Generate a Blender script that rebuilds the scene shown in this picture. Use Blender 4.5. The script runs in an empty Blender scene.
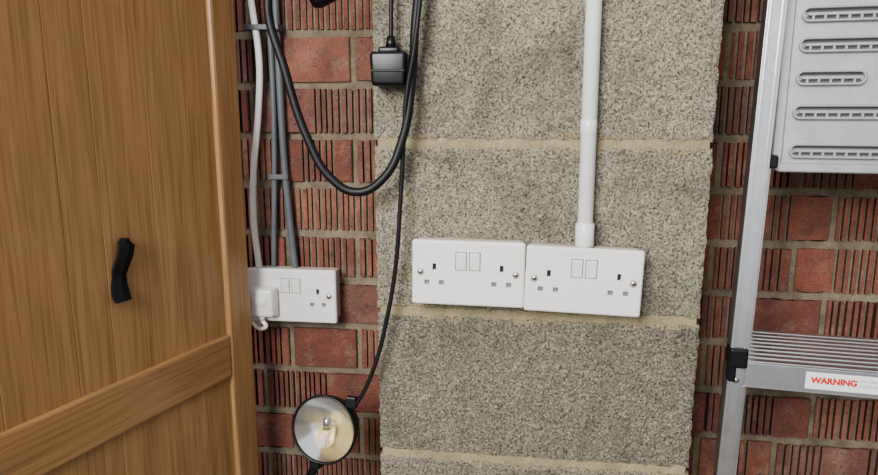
import bpy, bmesh, math, random
from mathutils import Matrix, Vector, noise
random.seed(7)
SC=bpy.context.scene
COL=SC.collection
# ------------------------------------------------------------ helpers
def link(o,parent=None):
    COL.objects.link(o)
    if parent is not None: o.parent=parent
    return o
def empty(name,loc=(0,0,0),rz=0.0):
    e=bpy.data.objects.new(name,None); e.location=loc; e.rotation_euler=(0,0,rz); e.empty_display_size=.05
    return link(e)
def mesh_obj(name,bm,mat,parent=None,smooth=False,loc=None):
    me=bpy.data.meshes.new(name); bm.normal_update(); bm.to_mesh(me); bm.free()
    o=bpy.data.objects.new(name,me); link(o,parent)
    for m in (mat if isinstance(mat,(list,tuple)) else [mat]): me.materials.append(m)
    if smooth:
        for p in me.polygons: p.use_smooth=True
    if loc: o.location=loc
    return o
def add_box(bm,x0,x1,y0,y1,z0,z1,bev=0,seg=2,mi=0,M=None):
    r=bmesh.ops.create_cube(bm,size=1)
    vs=r['verts']
    for v in vs:
        v.co=Vector(((x0+x1)/2+v.co.x*(x1-x0),(y0+y1)/2+v.co.y*(y1-y0),(z0+z1)/2+v.co.z*(z1-z0)))
    fs=set(f for v in vs for f in v.link_faces)
    if bev>0:
        es=list(set(e for v in vs for e in v.link_edges))
        rr=bmesh.ops.bevel(bm,geom=es,offset=bev,segments=seg,affect='EDGES',profile=.5)
        fs=set(f for f in fs if f.is_valid)|set(rr['faces'])
        vs=list(set(v for f in fs for v in f.verts))
    for f in fs: f.material_index=mi
    if M is not None:
        for v in vs: v.co=M@v.co
    return vs
def box(name,x0,x1,y0,y1,z0,z1,mat,parent=None,bev=0,seg=2,smooth=False):
    bm=bmesh.new(); add_box(bm,x0,x1,y0,y1,z0,z1,bev,seg)
    return mesh_obj(name,bm,mat,parent,smooth)
def tube(name,pts,r,mat,parent=None,flat=None):
    cu=bpy.data.curves.new(name,'CURVE'); cu.dimensions='3D'; cu.resolution_u=10; cu.bevel_depth=r; cu.bevel_resolution=4; cu.use_fill_caps=True
    sp=cu.splines.new('BEZIER'); sp.bezier_points.add(len(pts)-1)
    for b,p in zip(sp.bezier_points,pts):
        b.co=p; b.handle_left_type='AUTO'; b.handle_right_type='AUTO'
    t=bpy.data.objects.new(name+'_c',cu); COL.objects.link(t)
    bpy.context.view_layer.update()
    dg=bpy.context.evaluated_depsgraph_get()
    me=bpy.data.meshes.new_from_object(t.evaluated_get(dg)); me.name=name
    bpy.data.objects.remove(t); bpy.data.curves.remove(cu)
    me.materials.clear(); me.materials.append(mat)
    for p in me.polygons: p.use_smooth=True
    o=bpy.data.objects.new(name,me); return link(o,parent)
def lathe(name,prof,axis_M,mat,parent=None,n=48,smooth=True):
    bm=bmesh.new(); rings=[]
    for r,h in prof:
        if r<1e-6: rings.append([bm.verts.new((0,0,h))])
        else: rings.append([bm.verts.new((r*math.cos(2*math.pi*i/n),r*math.sin(2*math.pi*i/n),h)) for i in range(n)])
    for a,b in zip(rings[:-1],rings[1:]):
        for i in range(n):
            j=(i+1)%n
            if len(a)==1 and len(b)==1: continue
            if len(a)==1: bm.faces.new((a[0],b[i],b[j]))
            elif len(b)==1: bm.faces.new((a[i],a[j],b[0]))
            else: bm.faces.new((a[i],a[j],b[j],b[i]))
    bmesh.ops.recalc_face_normals(bm,faces=bm.faces)
    bm.transform(axis_M)
    return mesh_obj(name,bm,mat,parent,smooth)
# ------------------------------------------------------------ materials
def newmat(name):
    m=bpy.data.materials.new(name); m.use_nodes=True; nt=m.node_tree
    return m,nt,nt.nodes['Principled BSDF']
def plain(name,col,rough=.5,metal=0,bump=0,bscale=200,spec=None,var=0.06):
    m,nt,b=newmat(name)
    b.inputs['Roughness'].default_value=rough; b.inputs['Metallic'].default_value=metal
    tc=nt.nodes.new('ShaderNodeTexCoord')
    n=nt.nodes.new('ShaderNodeTexNoise'); n.inputs['Scale'].default_value=bscale*.15; n.inputs['Detail'].default_value=4
    nt.links.new(tc.outputs['Object'],n.inputs['Vector'])
    cr=nt.nodes.new('ShaderNodeValToRGB')
    cr.color_ramp.elements[0].position=.3; cr.color_ramp.elements[1].position=.7
    cr.color_ramp.elements[0].color=tuple(c*(1-var) for c in col)+(1,)
    cr.color_ramp.elements[1].color=tuple(min(1,c*(1+var)) for c in col)+(1,)
    nt.links.new(n.outputs['Fac'],cr.inputs['Fac']); nt.links.new(cr.outputs['Color'],b.inputs['Base Color'])
    if spec is not None: b.inputs['Specular IOR Level'].default_value=spec
    if bump>0:
        n2=nt.nodes.new('ShaderNodeTexNoise'); n2.inputs['Scale'].default_value=bscale; n2.inputs['Detail'].default_value=3
        nt.links.new(tc.outputs['Object'],n2.inputs['Vector'])
        bp=nt.nodes.new('ShaderNodeBump'); bp.inputs['Strength'].default_value=bump; bp.inputs['Distance'].default_value=.002
        nt.links.new(n2.outputs['Fac'],bp.inputs['Height']); nt.links.new(bp.outputs['Normal'],b.inputs['Normal'])
    return m
class NT:
    def __init__(s,nt): s.nt=nt
    def n(s,t,**k):
        x=s.nt.nodes.new(t)
        for a,v in k.items(): setattr(x,a,v)
        return x
    def l(s,a,b): s.nt.links.new(a,b)
    def ramp(s,fac,stops):
        r=s.nt.nodes.new('ShaderNodeValToRGB'); e=r.color_ramp.elements
        while len(e)<len(stops): e.new(.5)
        for q,(p,c) in zip(e,stops):
            q.position=p; q.color=(c,c,c,1) if isinstance(c,(int,float)) else tuple(c)+(1,)
        s.l(fac,r.inputs['Fac']); return r.outputs['Color']
    def mix(s,fac,a,b,mode='MIX'):
        m=s.nt.nodes.new('ShaderNodeMix'); m.data_type='RGBA'; m.blend_type=mode
        if isinstance(fac,(int,float)): m.inputs[0].default_value=fac
        else: s.l(fac,m.inputs[0])
        for v,i in ((a,6),(b,7)):
            if isinstance(v,tuple): m.inputs[i].default_value=v+(1,)
            else: s.l(v,m.inputs[i])
        return m.outputs[2]
    def noise(s,vec,scale,detail=5,rough=.6,dist=0):
        x=s.n('ShaderNodeTexNoise'); x.inputs['Scale'].default_value=scale; x.inputs['Detail'].default_value=detail
        x.inputs['Roughness'].default_value=rough; x.inputs['Distortion'].default_value=dist
        s.l(vec,x.inputs['Vector']); return x.outputs['Fac']
def brick_mat():
    m,nt,b=newmat('red_brick'); g=NT(nt)
    co=g.n('ShaderNodeTexCoord').outputs['Object']
    at=g.n('ShaderNodeAttribute',attribute_name='rnd')
    gv=g.n('ShaderNodeAttribute',attribute_name='groove_shade')
    base=g.ramp(at.outputs['Fac'],[(0,(.19,.070,.052)),(.3,(.30,.108,.072)),(.55,(.24,.085,.062)),(.8,(.35,.150,.100)),(1,(.17,.085,.075))])
    n1=g.noise(co,16,6,.65,.3)
    c=g.mix(g.ramp(n1,[(.38,0.0),(.66,.75)]),base,(.12,.052,.043))
    n2=g.noise(co,30,7,.75)
    c=g.mix(g.ramp(n2,[(.52,0.0),(.68,.6)]),c,(.38,.28,.215))
    n4=g.noise(co,60,6,.75)
    c=g.mix(g.ramp(n4,[(.54,0.0),(.66,.8)]),c,(.05,.03,.027))
    n3=g.noise(co,300,3,.6)
    c=g.mix(.35,c,g.ramp(n3,[(.3,.25),(.7,.8)]),'OVERLAY')
    c=g.mix(g.ramp(gv.outputs['Fac'],[(0,0.0),(1,.82)]),c,(.03,.018,.015))  # shade inside the grooves, painted into the brick colour
    g.l(c,b.inputs['Base Color']); b.inputs['Roughness'].default_value=.85
    bp=g.n('ShaderNodeBump'); bp.inputs['Strength'].default_value=.9; bp.inputs['Distance'].default_value=.004
    hh=g.mix(.5,n3,g.noise(co,90,5,.7)); g.l(hh,bp.inputs['Height']); g.l(bp.outputs['Normal'],b.inputs['Normal'])
    return m
def mortar_mat(name,c0,c1):
    m,nt,b=newmat(name); g=NT(nt); co=g.n('ShaderNodeTexCoord').outputs['Object']
    c=g.mix(g.ramp(g.noise(co,25,6,.7),[(.3,0.0),(.7,1.0)]),c0,c1)
    n3=g.noise(co,420,3,.7)
    c=g.mix(.4,c,g.ramp(n3,[(.3,.2),(.7,.85)]),'OVERLAY')
    g.l(c,b.inputs['Base Color']); b.inputs['Roughness'].default_value=.95
    bp=g.n('ShaderNodeBump'); bp.inputs['Strength'].default_value=.8; bp.inputs['Distance'].default_value=.003
    g.l(g.mix(.5,n3,g.noise(co,80,5,.7)),bp.inputs['Height']); g.l(bp.outputs['Normal'],b.inputs['Normal'])
    return m
def block_mat():
    m,nt,b=newmat('concrete_block'); g=NT(nt); co=g.n('ShaderNodeTexCoord').outputs['Object']
    at=g.n('ShaderNodeAttribute',attribute_name='rnd')
    mo=g.n('ShaderNodeAttribute',attribute_name='mort')
    base=g.ramp(at.outputs['Fac'],[(0,(.19,.178,.148)),(1,(.36,.33,.25))])
    v=g.n('ShaderNodeTexVoronoi'); v.inputs['Scale'].default_value=560; g.l(co,v.inputs['Vector'])
    gr=g.n('ShaderNodeSeparateColor'); g.l(v.outputs['Color'],gr.inputs['Color'])
    c=g.mix(g.ramp(gr.outputs[0],[(0,0.0),(.70,.05),(1,.65)]),base,(.60,.56,.45))
    c=g.mix(g.ramp(gr.outputs[1],[(0,.0),(.66,.0),(1,.7)]),c,(.10,.09,.07))
    st=g.noise(co,5.5,8,.68,1.0)
    c=g.mix(g.ramp(st,[(.52,0.0),(.68,.58)]),c,(.075,.07,.062))
    mp=g.n('ShaderNodeMapping'); mp.inputs['Scale'].default_value=(16,1,5); mp.inputs['Rotation'].default_value=(0,.35,0); g.l(co,mp.inputs['Vector'])
    st3=g.noise(mp.outputs[0],1,7,.7,.5)
    c=g.mix(g.ramp(st3,[(.52,0.0),(.70,.5)]),c,(.095,.088,.075))
    st2=g.noise(co,26,5,.6)
    c=g.mix(g.ramp(st2,[(.45,0.0),(.72,.35)]),c,(.14,.125,.095))
    pit=g.noise(co,330,5,.7)
    c=g.mix(mo.outputs['Fac'],c,g.mix(g.noise(co,300,3,.6),(.27,.225,.145),(.45,.385,.26)))
    c=g.mix(g.ramp(pit,[(.36,.85),(.45,0.0)]),c,(.05,.045,.035))
    g.l(c,b.inputs['Base Color']); b.inputs['Roughness'].default_value=.95
    bp=g.n('ShaderNodeBump'); bp.inputs['Strength'].default_value=.8; bp.inputs['Distance'].default_value=.003
    hh=g.mix(.35,g.ramp(pit,[(.3,0.0),(.5,1.0)]),gr.outputs[2]); g.l(hh,bp.inputs['Height']); g.l(bp.outputs['Normal'],b.inputs['Normal'])
    return m
def oak_mat(name,axis):
    m,nt,b=newmat(name); g=NT(nt); co=g.n('ShaderNodeTexCoord').outputs['Object']
    at=g.n('ShaderNodeAttribute',attribute_name='rnd')
    cm=g.n('ShaderNodeCombineXYZ'); g.l(at.outputs['Fac'],cm.inputs[0]); g.l(at.outputs['Fac'],cm.inputs[2])
    sc=g.n('ShaderNodeVectorMath',operation='MULTIPLY'); g.l(cm.outputs[0],sc.inputs[0]); sc.inputs[1].default_value=(7,0,11)
    ad=g.n('ShaderNodeVectorMath',operation='ADD'); g.l(co,ad.inputs[0]); g.l(sc.outputs[0],ad.inputs[1])
    def mp(s):
        x=g.n('ShaderNodeMapping'); x.inputs['Scale'].default_value=s if axis=='z' else (s[2],s[1],s[0]); g.l(ad.outputs[0],x.inputs['Vector']); return x.outputs[0]
    w=g.n('ShaderNodeTexNoise'); w.inputs['Scale'].default_value=1; w.inputs['Detail'].default_value=2; g.l(mp((12,12,1.1)),w.inputs['Vector'])
    ml=g.n('ShaderNodeMath',operation='MULTIPLY'); ml.inputs[1].default_value=13; g.l(w.outputs['Fac'],ml.inputs[0])
    fr=g.n('ShaderNodeMath',operation='PINGPONG'); fr.inputs[1].default_value=.5; g.l(ml.outputs[0],fr.inputs[0])
    fine=g.noise(mp((260,260,7)),1,4,.6)
    mid=g.noise(mp((45,45,2)),1,4,.6)
    base=g.ramp(at.outputs['Fac'],[(0,(.42,.245,.115)),(1,(.54,.335,.170))])
    c=g.mix(g.ramp(fr.outputs[0],[(0,.30),(.25,0.0)]),base,(.30,.165,.072))
    c=g.mix(g.ramp(mid,[(.35,.55),(.62,0.0)]),c,(.32,.18,.080))
    c=g.mix(g.ramp(fine,[(.3,.6),(.55,0.0)]),c,(.21,.11,.048))
    kn=g.n('ShaderNodeTexVoronoi'); kn.inputs['Scale'].default_value=1; g.l(mp((6,6,3.2)),kn.inputs['Vector'])
    c=g.mix(g.ramp(kn.outputs['Distance'],[(.02,.85),(.08,0.0)]),c,(.07,.03,.012))
    g.l(c,b.inputs['Base Color']); b.inputs['Roughness'].default_value=.36
    bp=g.n('ShaderNodeBump'); bp.inputs['Strength'].default_value=.15; bp.inputs['Distance'].default_value=.001
    g.l(fine,bp.inputs['Height']); g.l(bp.outputs['Normal'],b.inputs['Normal'])
    return m
M_brick=brick_mat()
M_mort=mortar_mat('brick_mortar',(.12,.10,.075),(.31,.26,.19))
M_mort2=mortar_mat('block_mortar',(.25,.21,.135),(.43,.37,.24))
M_block=block_mat()
M_oakV=oak_mat('oak_vertical','z'); M_oakH=oak_mat('oak_horizontal','x')
M_white=plain('white_plastic',(.79,.78,.765),.25,var=.02)
M_cream=plain('cream_plastic',(.66,.61,.52),.4,var=.03)
M_shut=plain('shutter_grey',(.20,.20,.20),.5)
M_dark=plain('dark_slot',(.02,.02,.022),.6)
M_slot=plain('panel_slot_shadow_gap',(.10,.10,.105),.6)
M_line=plain('seam_grey',(.45,.45,.45),.5)
M_black=plain('black_rubber',(.008,.008,.010),.5,bump=.1,var=.2)
M_blackp=plain('black_plastic',(.006,.006,.008),.35,var=.2)
M_grey=plain('grey_pvc',(.14,.15,.165),.45,var=.1)
M_wcab=plain('white_pvc',(.93,.92,.89),.35,var=.02)
M_alu=plain('aluminium',(.74,.74,.75),.30,1,bump=.05,bscale=500,var=.06)
M_alud=plain('aluminium_dull',(.47,.47,.475),.5,.5,bump=.08,bscale=300,var=.08)
M_chrome=plain('chrome',(.82,.82,.81),.2,1,var=.04)
M_steel=plain('steel_screw',(.55,.54,.5),.3,1)
M_bulb=plain('bulb_cream',(.68,.54,.26),.3)
M_label=plain('label_white',(.82,.82,.82),.4,var=.01)
M_red=plain('label_red',(.65,.04,.02),.5)
M_txt=plain('label_grey',(.35,.35,.36),.5)
M_fabric=plain('black_fabric',(.006,.006,.007),.95,bump=.6,bscale=500)
M_conc=mortar_mat('floor_concrete',(.16,.15,.14),(.25,.24,.22))
M_render=mortar_mat('wall_render',(.36,.33,.28),(.44,.41,.35))
# ------------------------------------------------------------ room shell
box('floor',-2.3,2.3,-3,1.2,-.1,0,M_conc)
box('wall_left',-2.4,-2.3,-3,1.2,0,2.5,M_render)
box('wall_right',2.3,2.4,-3,1.2,0,2.5,M_render)
bm=bmesh.new(); lay=bm.faces.layers.float.new('rnd'); gl=bm.faces.layers.float.new('groove_shade')
add_box(bm,-2.3,2.3,1.0045,1.2,0,2.5,mi=1)
def brick(x0,x1,z0,z1,kind):
    yf=1.0+random.uniform(-.002,.0015); yb=1.03; ch=.0015
    z0+=random.uniform(0,.002); z1-=random.uniform(0,.002)
    L=x1-x0
    rg={'full':[(.04,.96)],'l':[(.05,.52)],'r':[(.48,.95)],'m':[(.25,.75)],'e':[(.04,.36),(.64,.96)],'n':[]}[kind]
    pts=[(x0,yb),(x0,yf+ch),(x0+ch,yf)]
    gset=set()
    def plainto(xa,xb):
        n=max(1,int((xb-xa)/.008))
        for i in range(1,n): pts.append((xa+(xb-xa)*i/n,yf))
    cur=x0+ch
    for a,b_ in rg:
        x=x0+L*a; plainto(cur,x)
        while x<x0+L*b_-.005:
            w=random.uniform(.0028,.0056); d=random.uniform(.006,.013)
            k=len(pts)
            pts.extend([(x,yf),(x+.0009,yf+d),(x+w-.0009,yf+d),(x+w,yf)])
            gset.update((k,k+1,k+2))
            cur=x+w
            x+=w+random.uniform(.0042,.0072)
    plainto(cur,x1-ch)
    pts+=[(x1-ch,yf),(x1,yf+ch),(x1,yb)]
    r=random.random(); sd=random.random()*50
    def jz(x): return abs(noise.noise(Vector((x*70,sd,0))))*.0045+random.uniform(0,.0008)
    va=[bm.verts.new((x,y,z0+jz(x))) for x,y in pts]
    vb=[bm.verts.new((x,y,z1-jz(x+9))) for x,y in pts]
    n=len(pts); fs=[]
    for i in range(n-1):
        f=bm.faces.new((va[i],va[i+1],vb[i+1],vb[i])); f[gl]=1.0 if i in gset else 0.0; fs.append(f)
    fs.append(bm.faces.new(va[::-1])); fs.append(bm.faces.new(vb))
    for f in fs: f[lay]=r; f.material_index=0
for k in range(-17,16):
    z0=1.288+.0765*k+.004; z1=z0+.0685
    if z0<0.0 or z1>2.5: continue
    off=.44 if k%2 else .44-.1635
    x=off-.327*8
    while x<2.3:
        for L,st in ((.2125,0),(.1145,1)):
            a,b_=x+.0045,x+L-.0045; x+=L
            if b_<-2.3 or a>2.3: continue
            a2,b2=a-.2125,b_-.2125
            kinds=['full','l','l','r','e','m','e'] if st==0 else ['full','n','n','full','m']
            brick(max(a2,-2.3),max(b2,-2.29),z0,z1,random.choice(kinds))
wb=mesh_obj('wall_back',bm,[M_brick,M_mort])
# ------------------------------------------------------------ concrete block pier
bm=bmesh.new(); lay=bm.faces.layers.float.new('rnd'); lm=bm.verts.layers.float.new('mort')
PX0,PX1,PY=-.199,.229,.86
add_box(bm,PX0+.004,PX1-.004,PY+.0015,1.0,0,2.5,mi=1)
joints=[0.0,.265,.485,.70,.92,1.132,1.361,1.585,1.80,2.02,2.24,2.5]
for i in range(len(joints)-1):
    za,zb=joints[i]+.0045,joints[i+1]-.0045
    st=.0033 if 2<i<8 else .03
    nx=int((PX1-PX0)/st); nz=int((zb-za)/st)
    r={3:.6,4:.35,5:.85,6:.9}.get(i,random.random())
    def P(u,v):
        x=PX0+(PX1-PX0)*u; z=za+(zb-za)*v
        e=min(u*(PX1-PX0),(1-u)*(PX1-PX0),v*(zb-za),(1-v)*(zb-za)); ez=min(v,1-v)*(zb-za)
        y=PY+noise.noise(Vector((x*45,z*45,i*3.1)))*.0012+noise.noise(Vector((x*160,z*160,i*7.7)))*.0014
        if e<.006: y+=.0018*(1-e/.006)**2
        ex=noise.noise(Vector((x*90+9,z*90,3)))*.0022
        if u in (0,1): x+=ex
        if v in (0,1): z+=ex*1.6
        lim=.001+.012*max(0,noise.noise(Vector((x*28,z*28,i)))+.12+.5*noise.noise(Vector((x*110,z*110,i))))
        return (x,y,z),max(0,min(1,(lim-ez)/.003+.5))
    grid=[]
    for b_ in range(nz+1):
        row=[]
        for a in range(nx+1):
            co,mm=P(a/nx,b_/nz); vv=bm.verts.new(co); vv[lm]=mm*.85; row.append(vv)
        grid.append(row)
    fs=[]
    for b_ in range(nz):
        for a in range(nx):
            fs.append(bm.faces.new((grid[b_][a],grid[b_][a+1],grid[b_+1][a+1],grid[b_+1][a])))
    def wall(vs):
        back=[bm.verts.new((v.co.x,1.0,v.co.z)) for v in vs]
        for j in range(len(vs)-1): fs.append(bm.faces.new((vs[j],back[j],back[j+1],vs[j+1])))
    wall([grid[b_][0] for b_ in range(nz+1)]); wall([grid[b_][nx] for b_ in range(nz,-1,-1)])
    wall([grid[0][a] for a in range(nx,-1,-1)]); wall([grid[nz][a] for a in range(nx+1)])
    for f in fs: f[lay]=r; f.material_index=0
bmesh.ops.recalc_face_normals(bm,faces=bm.faces)
mesh_obj('block_pier',bm,[M_block,M_mort2])
# ------------------------------------------------------------ oak door
dx,dy=-math.sin(math.radians(16.4)),-math.cos(math.radians(16.4))
DE=(-.413,.9215)
door=empty('door_1',(DE[0],DE[1],0),math.atan2(dy,dx))
def boards(name,items,mat):
    bm=bmesh.new(); lay=bm.faces.layers.float.new('rnd')
    for (x0,x1,y0,y1,z0,z1,bv) in items:
        n0=set(bm.faces); add_box(bm,x0,x1,y0,y1,z0,z1,bv,2)
        r=random.random()
        for f in bm.faces:
            if f not in n0: f[lay]=r
    return mesh_obj(name,bm,mat,door)
S=.97
TL,TR=-.005,.045*S
W_=.70
jt=[TR-.01,.092,.158,.235,.284,.372,.45,.53,W_-.05]
boards('boards',[(a+.0001,b_-.0001,-.034,-.007,.05,2.08,.0008) for a,b_ in zip(jt[:-1],jt[1:])],M_oakV)
boards('stiles',[(TL,TR,-.042,0,.01,2.1,.004),(W_-.07,W_,-.042,0,.01,2.1,.004)],M_oakV)
boards('rails',[(TR,W_-.07,-.040,-.0005,1.013,1.079,.003),(TR,W_-.07,-.040,-.0005,.01,.16,.003),(TR,W_-.07,-.040,-.0005,2.0,2.1,.003)],M_oakH)
box('threshold_foot',TL+.01,W_-.02,-.03,-.01,0,.012,M_dark,door)
strap=empty('fabric_strap',(DE[0],DE[1],0),math.atan2(dy,dx))
bm=bmesh.new()
prof=[(1.250,.212,.006),(1.243,.211,.0105),(1.232,.214,.0110),(1.218,.218,.0110),(1.208,.2195,.0095),(1.197,.221,.0105),(1.185,.2225,.0115),(1.178,.2225,.0105)]
ra=[]
for i,(z,c,h) in enumerate(prof):
    yo=-.004+.004*math.sin(i*1.1)+.002
    ra.append([bm.verts.new((c-h,yo-.003,z)),bm.verts.new((c-h,yo+.001,z)),bm.verts.new((c,yo+.004,z+.001)),bm.verts.new((c+h,yo+.001,z)),bm.verts.new((c+h,yo-.003,z))])
for a,b_ in zip(ra[:-1],ra[1:]):
    for j in range(5): bm.faces.new((a[j],a[(j+1)%5],b_[(j+1)%5],b_[j]))
bm.faces.new(ra[0]); bm.faces.new(ra[-1][::-1]); bmesh.ops.recalc_face_normals(bm,faces=bm.faces)
mesh_obj('strap_body',bm,M_fabric,strap)
box('strap_tab',.2075,.2155,-.007,.004,1.243,1.253,M_fabric,strap,.002)
# ------------------------------------------------------------ double sockets
def socket(cx,cz,yw,depth=.035):
    e=empty('double_wall_socket',(cx,yw,cz))
    yf=-depth
    box('back_box',-.0705,.0705,yf+.009,0,-.0405,.0405,M_cream,e,.004,3)
    bm=bmesh.new(); add_box(bm,-.073,.073,yf,yf+.0095,-.043,.043,.0035,4)
    pl=mesh_obj('face_plate',bm,M_white,e)
    cb=bmesh.new(); cuts=[]
    for s in (-1,1):
        ox=s*.0435
        cuts.append((ox-.0024,ox+.0024,.004,.0125))
        cuts.append((ox-.0128,ox-.0062,-.0155,-.0095)); cuts.append((ox+.0062,ox+.0128,-.0155,-.0095))
    for s in (-1,1): cuts.append((s*.0088-.0074,s*.0088+.0074,.0043,.0287))
    for a,b_,c,d in cuts: add_box(cb,a,b_,yf-.01,yf+.006,c,d)
    cut=mesh_obj('cutter',cb,M_dark,e)
    md=pl.modifiers.new('b','BOOLEAN'); md.object=cut; md.operation='DIFFERENCE'; md.solver='EXACT'
    bpy.context.view_layer.update(); dg=bpy.context.evaluated_depsgraph_get()
    me=bpy.data.meshes.new_from_object(pl.evaluated_get(dg)); pl.modifiers.clear(); pl.data=me
    bpy.data.objects.remove(cut)
    bm=bmesh.new()
    for k,(a,b_,c,d) in enumerate(cuts[:6]):
        add_box(bm,a-.0003,b_+.0003,yf+(.0045 if k%3==0 else .0025),yf+.0075,c-.0003,d+.0003,mi=0 if k%3==0 else 1)
    mesh_obj('shutters',bm,[M_dark,M_shut],e)
    bm=bmesh.new()
    for s in (-1,1):
        M=Matrix.Translation((s*.0088,yf+.003,.0165))@Matrix.Rotation(math.radians(6),4,'X')
        add_box(bm,-.0066,.0066,-.0045,.003,-.0113,.0113,.0012,2,M=M)
    mesh_obj('rocker_switches',bm,M_white,e)
    for s in (-1,1):
        Mx=Matrix.Translation((s*.0615,yf-.0004,.001))@Matrix.Rotation(math.radians(90),4,'X')
        lathe('screw',[(0,.0012),(.0025,.001),(.0034,0),(.0034,-.003)],Mx,M_steel,e,20)
        box('screw_slot',s*.0615-.0026,s*.0615+.0026,yf-.0019,yf-.0012,.0006,.0014,M_dark,e)
        Mr=Matrix.Translation((s*.0615,yf,.001))@Matrix.Rotation(math.radians(90),4,'X')
        lathe('screw_well',[(.0036,.0001),(.0050,.0001),(.0050,-.001)],Mr,M_line,e,24)
    return e
s1=socket(-.0713,1.1957,.86)
s2=socket(.0752,1.1905,.86)
s1.rotation_euler=(0,math.radians(.5),0); s2.rotation_euler=(0,math.radians(1.6),0)
s3=socket(-.362,1.1165,1.0)
# ------------------------------------------------------------ white plug in left socket
plug=empty('white_plug',(-.4075,.965,1.108))
bm=bmesh.new(); add_box(bm,-.0255,.0255,-.019,-.0002,-.026,.0245,.006,4)
for v in bm.verts:
    if v.co.y<-.008: v.co.x*=.88; v.co.z*=.90
mesh_obj('plug_body',bm,M_white,plug,True)
box('plug_ridge',-.012,.012,-.0205,-.018,-.004,.008,M_white,plug,.002,3,True)
tube('plug_flex',[(0,-.009,-.022),(.001,-.010,-.031),(.006,-.010,-.038),(.001,-.006,-.044),(-.012,.0,-.046),(-.022,.008,-.040)],.0034,M_wcab,plug)
lathe('plug_gland',[(0,-.031),(.0045,-.031),(.0058,-.020),(.0,-.020)],Matrix.Translation((0,-.009,0)),M_white,plug,20)
# ------------------------------------------------------------ conduit
con=empty('white_conduit_pipe',(0,0,0))
def cyl(name,p0,p1,r,mat,parent,n=32,bev=.0008):
    p0,p1=Vector(p0),Vector(p1); d=p1-p0; L=d.length
    q=d.to_track_quat('Z','Y').to_matrix().to_4x4()
    return lathe(name,[(0,0),(r-bev,0),(r,bev),(r,L-bev),(r-bev,L),(0,L)],Matrix.Translation(p0)@q,mat,parent,n)
cyl('pipe',(.0762,.846,1.232),(.0745,.846,2.45),.0098,M_white,con)
cyl('box_adaptor',(.0762,.846,1.2325),(.0761,.846,1.262),.0120,M_white,con)
cyl('coupler',(.0757,.846,1.372),(.0756,.846,1.392),.0102,M_white,con)
box('saddle_clip',.060,.090,.8355,.8585,1.66,1.675,M_white,con,.002)
# ------------------------------------------------------------ cables by the door
tube('white_cable',[( -.414,.981,1.62),(-.410,.981,1.565),(-.402,.981,1.478),(-.407,.981,1.404),(-.421,.981,1.30),(-.424,.982,1.23),(-.420,.984,1.155)],.0052,M_wcab)
tube('grey_cable',[(-.393,.990,1.95),(-.389,.990,1.60),(-.386,.990,1.45),(-.390,.990,1.296),(-.394,.990,1.23),(-.398,.990,1.155)],.0045,M_grey)
tube('grey_cable',[(-.376,.990,1.95),(-.376,.990,1.60),(-.375,.990,1.45),(-.373,.990,1.33),(-.369,.990,1.25),(-.362,.990,1.155)],.0055,M_grey)
for (x,z,h) in ((-.382,1.302,.015),(-.395,1.525,.026)):
    cc=empty('cable_clip',(x,0,z))
    box('clip_strap',-h,h,.9745 if h>.02 else .983,.977 if h>.02 else .986,-.004,.004,M_grey,cc,.001)
    box('clip_leg_1',-h-.001,-h+.0025,.975 if h>.02 else .983,1.002,-.004,.004,M_grey,cc,.0008)
    box('clip_leg_2',h-.0025,h+.001,.975 if h>.02 else .983,1.002,-.004,.004,M_grey,cc,.0008)
# ------------------------------------------------------------ black cable loop on hook
tube('black_cable_loop',[(-.178,.835,1.69),(-.24,.82,1.655),(-.295,.82,1.605),(-.321,.82,1.537),(-.303,.82,1.453),(-.276,.82,1.366),(-.248,.82,1.318),(-.215,.822,1.300),(-.182,.824,1.316),(-.156,.83,1.367),(-.144,.835,1.44),(-.140,.835,1.50),(-.135,.835,1.56),(-.140,.835,1.65),(-.165,.838,1.695),(-.20,.835,1.68)],.0055,M_black)
hk=empty('cable_hook',(-.168,.86,1.68))
cyl('hook_shaft',(0,.003,0),(0,-.05,0),.004,M_steel,hk)
cyl('hook_tip',(0,-.048,-.001),(0,-.052,.025),.004,M_steel,hk)
cyl('hook_plate',(0,.003,0),(0,-.004,0),.014,M_steel,hk)
cn=empty('cable_connector',(-.243,.83,1.549))
lathe('connector_body',[(0,-.03),(.009,-.029),(.013,-.022),(.014,0),(.012,.018),(.007,.026),(.0055,.04),(0,.04)],Matrix.Rotation(math.radians(62),4,'Y'),M_blackp,cn,28)
tube('connector_flex',[(.034,0,.019),(.055,.0,.045),(.068,.0,.09),(.074,.0,.132)],.0045,M_black,cn)
bp_=empty('black_plug_adaptor',(-.173,.842,1.454))
bm=bmesh.new(); add_box(bm,-.0235,.0235,-.015,.017,-.021,.021,.005,4)
for v in bm.verts:
    if v.co.z<-.006: v.co.x*=.93
mesh_obj('adaptor_body',bm,M_blackp,bp_,True)
box('adaptor_seam',-.0215,.0215,-.0162,-.012,-.004,-.001,M_black,bp_,.0008)
box('adaptor_top',-.0135,.0135,-.010,.012,.018,.027,M_blackp,bp_,.003,3,True)
lathe('adaptor_gland',[(0,.024),(.0075,.024),(.005,.040),(0,.040)],Matrix.Translation((.0015,0,0)),M_blackp,bp_,20)
tube('adaptor_cord',[(.0015,0,.036),(.002,0,.06),(.003,-.001,.10),(.003,-.003,.17),(.004,-.006,.222)],.0028,M_black,bp_)
tube('lamp_cord',[(-.128,.825,1.66),(-.130,.826,1.56),(-.139,.826,1.48),(-.150,.828,1.42),(-.155,.832,1.36),(-.160,.834,1.29),(-.168,.836,1.20),(-.181,.838,1.128),(-.198,.838,1.063),(-.220,.838,1.012),(-.236,.840,.990)],.0029,M_black)
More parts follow.
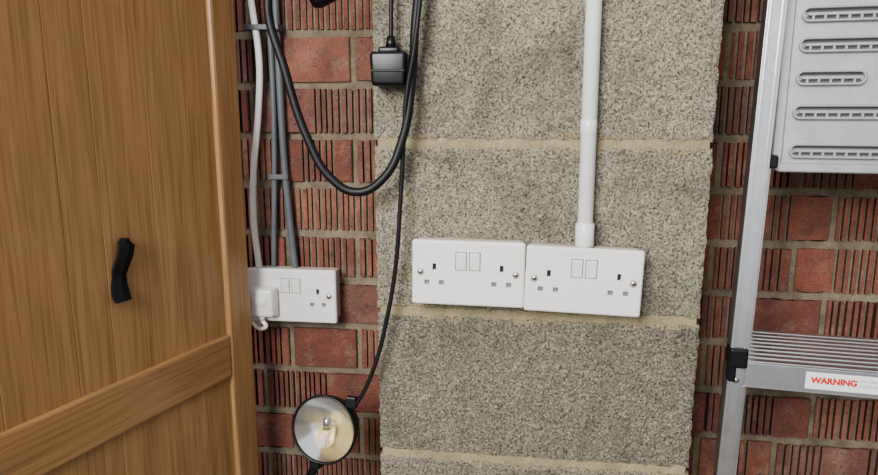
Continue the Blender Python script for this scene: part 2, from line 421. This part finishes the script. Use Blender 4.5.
# ------------------------------------------------------------ spot lamp
lamp=empty('spot_lamp',(-.273,.838,.961)); lamp.rotation_euler=(math.radians(-10),0,math.radians(-8))
LM=Matrix.Rotation(math.radians(90),4,'X')
lathe('lamp_housing',[(.0465,.004),(.0465,-.004),(.043,-.020),(.034,-.042),(.020,-.056),(.008,-.062),(0,-.063)],LM,M_blackp,lamp,56)
lathe('lamp_rim',[(.0475,-.002),(.0490,.000),(.0490,.006),(.0475,.0075),(.0458,.006),(.0455,.003)],LM,M_blackp,lamp,56)
lathe('lamp_reflector',[(.0457,.0035)]+[(.0457*k/12,.0035-.026*(1-(k/12)**2)) for k in range(11,1,-1)]+[(.006,-.023),(0,-.023)],LM,M_chrome,lamp,56)
bm=bmesh.new(); add_box(bm,-.0095,.0095,-.006,.018,-.025,-.001,.003,3); mesh_obj('bulb_shield',bm,M_bulb,lamp,True)
bm=bmesh.new(); add_box(bm,-.0060,.0060,-.009,.012,-.023,-.006,.002,3); mesh_obj('bulb_holder',bm,M_cream,lamp,True)
lathe('bulb_glass',[(0,.014),(.004,.0125),(.006,.008),(.006,-.004),(0,-.004)],Matrix.Translation((.001,.004,.003)),M_steel,lamp,24)
box('hinge_tab',.030,.046,-.004,.008,.034,.050,M_blackp,lamp,.002)
tube('handle',[(-.012,.008,-.046),(-.018,.008,-.062),(-.030,.010,-.085),(-.040,.012,-.13),(-.042,.012,-.16)],.0062,M_blackp,lamp)
box('handle_joint',-.021,-.006,-.003,.016,-.060,-.044,M_blackp,lamp,.003)
# ------------------------------------------------------------ stepladder
lad=empty('aluminium_stepladder',(.263,.80,0),math.radians(-6.7))
def slant_rail(name,pa,pb,w,dpt,mat,flange=.0022):
    bm=bmesh.new()
    za,zb=pa[2],pb[2]
    def piece(u0,u1,v0,v1,bv=.0006):
        vs=add_box(bm,u0,u1,v0,v1,za,zb,bv,2)
        for v in vs:
            t=(v.co.z-za)/(zb-za); v.co.x+=pa[0]+(pb[0]-pa[0])*t; v.co.y+=pa[1]+(pb[1]-pa[1])*t
    piece(-w/2,w/2,0,flange); piece(-w/2,-w/2+flange,0.001,dpt); piece(w/2-flange,w/2,0.001,dpt)
    piece(-w/2+.003,-w/2+.0055,-.0012,.001,.0003); piece(w/2-.0055,w/2-.003,-.0012,.001,.0003)
    return mesh_obj(name,bm,mat,lad)
UW=.43
slant_rail('front_rail_1',(-.022,0,.02),(.014,0,1.95),.0205,.026,M_alu)
slant_rail('front_rail_2',(UW+.036,0,.02),(UW,0,1.95),.0205,.026,M_alu)
slant_rail('rear_rail_1',(.006,.105,.02),(.042,.105,1.90),.014,.02,M_alu)
slant_rail('rear_rail_2',(UW-.006,.105,.02),(UW-.042,.105,1.90),.014,.02,M_alu)
for i,(u,v) in enumerate(((-.022,.0),(UW+.036,.0),(.006,.105),(UW-.006,.105))):
    box('foot_%d'%(i+1),u-.0135,u+.0135,v-.004,v+.03,0,.045,M_blackp,lad,.003)
box('rear_brace',.012,UW-.012,.108,.112,.40,.43,M_alu,lad,.001)
def tread(z,n,ul=.006):
    bm=bmesh.new()
    u0,u1=ul,UW-.0
    nr=9; v0,v1=.0,.135
    vs=add_box(bm,u0,u1,v0,v1,z-.006,z-.0038,.0004,1)
    for k in range(nr):
        vv=.008+(v1-.014)*k/(nr-1)
        vs+=add_box(bm,u0+.0,u1-.0,vv-.0042,vv+.0042,z-.0045,z+.0012,.0016,3)
    vs+=add_box(bm,u0,u1,-.0015,.0015,z-.030,z+.0005,.0008,2)
    vs+=add_box(bm,u0,u1,-.0015,.008,z-.031,z-.029,.0006,2)
    vs+=add_box(bm,u0,u1,v1-.002,v1,z-.022,z,.0006,2)
    for v in set(vs):
        if v.co.x<.1: v.co.x+=.012*v.co.y/.1
        if v.co.x>UW-.1: v.co.x-=.012*v.co.y/.1
    return mesh_obj('tread_%d'%n,bm,M_alu,lad)
for n,z in enumerate((.36,.60,.84,1.103)): tread(z,n+1)
bm=bmesh.new(); z=1.108
add_box(bm,-.013,.008,-.006,.022,z-.012,z+.013,.003,3)
add_box(bm,-.013,-.004,-.005,.014,z-.030,z-.008,.002,2)
mesh_obj('bracket',bm,M_blackp,lad)
Mx=Matrix.Translation((-.003,-.0015,1.080))@Matrix.Rotation(math.radians(90),4,'X')
lathe('rivet',[(0,.0022),(.003,.0016),(.0042,0),(.0042,-.002)],Mx,M_steel,lad,20)
box('label',.073,.205,-.0019,-.0014,1.0775,1.0985,M_label,lad,.0002,1)
def text(name,s,size,u,z,mat,v=-.0021,bold=0):
    cu=bpy.data.curves.new(name,'FONT'); cu.body=s; cu.size=size; cu.extrude=.00008; cu.offset=bold
    t=bpy.data.objects.new('t',cu); COL.objects.link(t); bpy.context.view_layer.update()
    me=bpy.data.meshes.new_from_object(t.evaluated_get(bpy.context.evaluated_depsgraph_get())); bpy.data.objects.remove(t)
    me.materials.clear(); me.materials.append(mat)
    me.transform(Matrix.Translation((u,v,z))@Matrix.Rotation(math.radians(90),4,'X'))
    o=bpy.data.objects.new(name,me); return link(o,lad)
text('label_heading','WARNING',.0100,.079,1.0855,M_red,bold=.0005)
text('label_line_1','THE SAFE WORKING HEIGHT',.0042,.130,1.0905,M_txt)
text('label_line_2','PLATFORM MAXIMUM LOAD',.0042,.130,1.0845,M_txt)
# folded platform panel
bm=bmesh.new()
pu0,pu1,pz0,pz1,pv=.0185,.40,1.332,1.80,.020
add_box(bm,pu0+.004,pu1-.004,pv+.004,pv+.007,pz0+.004,pz1-.004,.001,1)
def rim(u0,u1,z0,z1,w,v0,v1,rad,seg=6):
    def loop(u0,u1,z0,z1,r):
        L=[]
        for (cx,cz,a0) in ((u1-r,z0+r,-90),(u1-r,z1-r,0),(u0+r,z1-r,90),(u0+r,z0+r,180)):
            for k in range(seg+1):
                a=math.radians(a0+90*k/seg); L.append((cx+r*math.cos(a),cz+r*math.sin(a)))
        return L
    h=min(.0015,w*.3)
    o=loop(u0,u1,z0,z1,rad); i_=loop(u0+w,u1-w,z0+w,z1-w,max(rad-w,.001)); n=len(o)
    o2=loop(u0+h,u1-h,z0+h,z1-h,max(rad-h,.001)); i2=loop(u0+w-h,u1-w+h,z0+w-h,z1-w+h,max(rad-w+h,.001))
    rings=[[bm.verts.new((a,v1,b_)) for a,b_ in o],[bm.verts.new((a,v0+h,b_)) for a,b_ in o],[bm.verts.new((a,v0,b_)) for a,b_ in o2],
           [bm.verts.new((a,v0,b_)) for a,b_ in i2],[bm.verts.new((a,v0+h,b_)) for a,b_ in i_],[bm.verts.new((a,v1,b_)) for a,b_ in i_]]
    for a,b_ in zip(rings[:-1],rings[1:]):
        for k in range(n): bm.faces.new((a[k],a[(k+1)%n],b_[(k+1)%n],b_[k]))
rim(pu0,pu1,pz0,pz1,.011,pv,pv+.026,.012)
rows=[1.357,1.401,1.439,1.475,1.508,1.545,1.582,1.62,1.657,1.695,1.732]
for k,z in enumerate(rows):
    segs=[(.036,.108),(.124,.26),(.276,.38)] if k%3==2 else [(.036,.20),(.216,.38)]
    for a,b_ in segs:
        rim(a,b_,z-.0085,z+.0085,.0028,pv-.0015,pv+.0055,.0082,8)
        add_box(bm,a+.006,b_-.006,pv-.0008,pv+.005,z-.0018,z+.0018,.0008,1)
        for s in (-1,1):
            add_box(bm,a+.004,b_-.004,pv+.0034,pv+.0045,z+s*.0038-.0014,z+s*.0038+.0014,0,1,mi=1)  # dark strips painted in for the shade of open slots
        x=a+.012
        while x<b_-.008:
            add_box(bm,x-.0014,x+.0014,pv-.0003,pv+.005,z-.0060,z+.001,.0005,1); x+=.012
bmesh.ops.recalc_face_normals(bm,faces=bm.faces)
mesh_obj('platform_panel',bm,[M_alud,M_slot],lad)
box('platform_hinge',.004,.024,.010,.022,1.337,1.352,M_blackp,lad,.002)
cyl('platform_rod',(.02,.062,1.345),(UW-.02,.062,1.345),.005,M_alu,lad)
box('top_cap',-.005,UW+.02,-.006,.135,1.93,1.97,M_blackp,lad,.006)
# ------------------------------------------------------------ light
w=bpy.data.worlds.new('sky'); SC.world=w; w.use_nodes=True
bg=w.node_tree.nodes['Background']; bg.inputs['Color'].default_value=(.93,.96,1,1); bg.inputs['Strength'].default_value=.75
def area(name,loc,tgt,size,power,col):
    L=bpy.data.lights.new(name,'AREA'); L.shape='SQUARE'; L.size=size; L.energy=power; L.color=col
    o=bpy.data.objects.new(name,L); o.location=loc
    o.rotation_euler=(Vector(tgt)-Vector(loc)).to_track_quat('-Z','Y').to_euler(); link(o); return o
area('daylight_opening',(-.85,-1.35,2.3),(0,.9,1.2),1.1,84,(1,.98,.945))
try: SC.view_settings.look='AgX - Medium High Contrast'
except Exception: pass
# ------------------------------------------------------------ camera
cam=bpy.data.cameras.new('camera'); co=bpy.data.objects.new('camera',cam); link(co)
cam.sensor_fit='HORIZONTAL'; cam.sensor_width=36; cam.lens=36*660/878; cam.clip_start=.02
co.matrix_world=Matrix.Translation((0,0,1.4))@(Matrix.Rotation(math.radians(7.5),4,'Z')@Matrix.Rotation(math.radians(90-10.7),4,'X'))
SC.camera=co
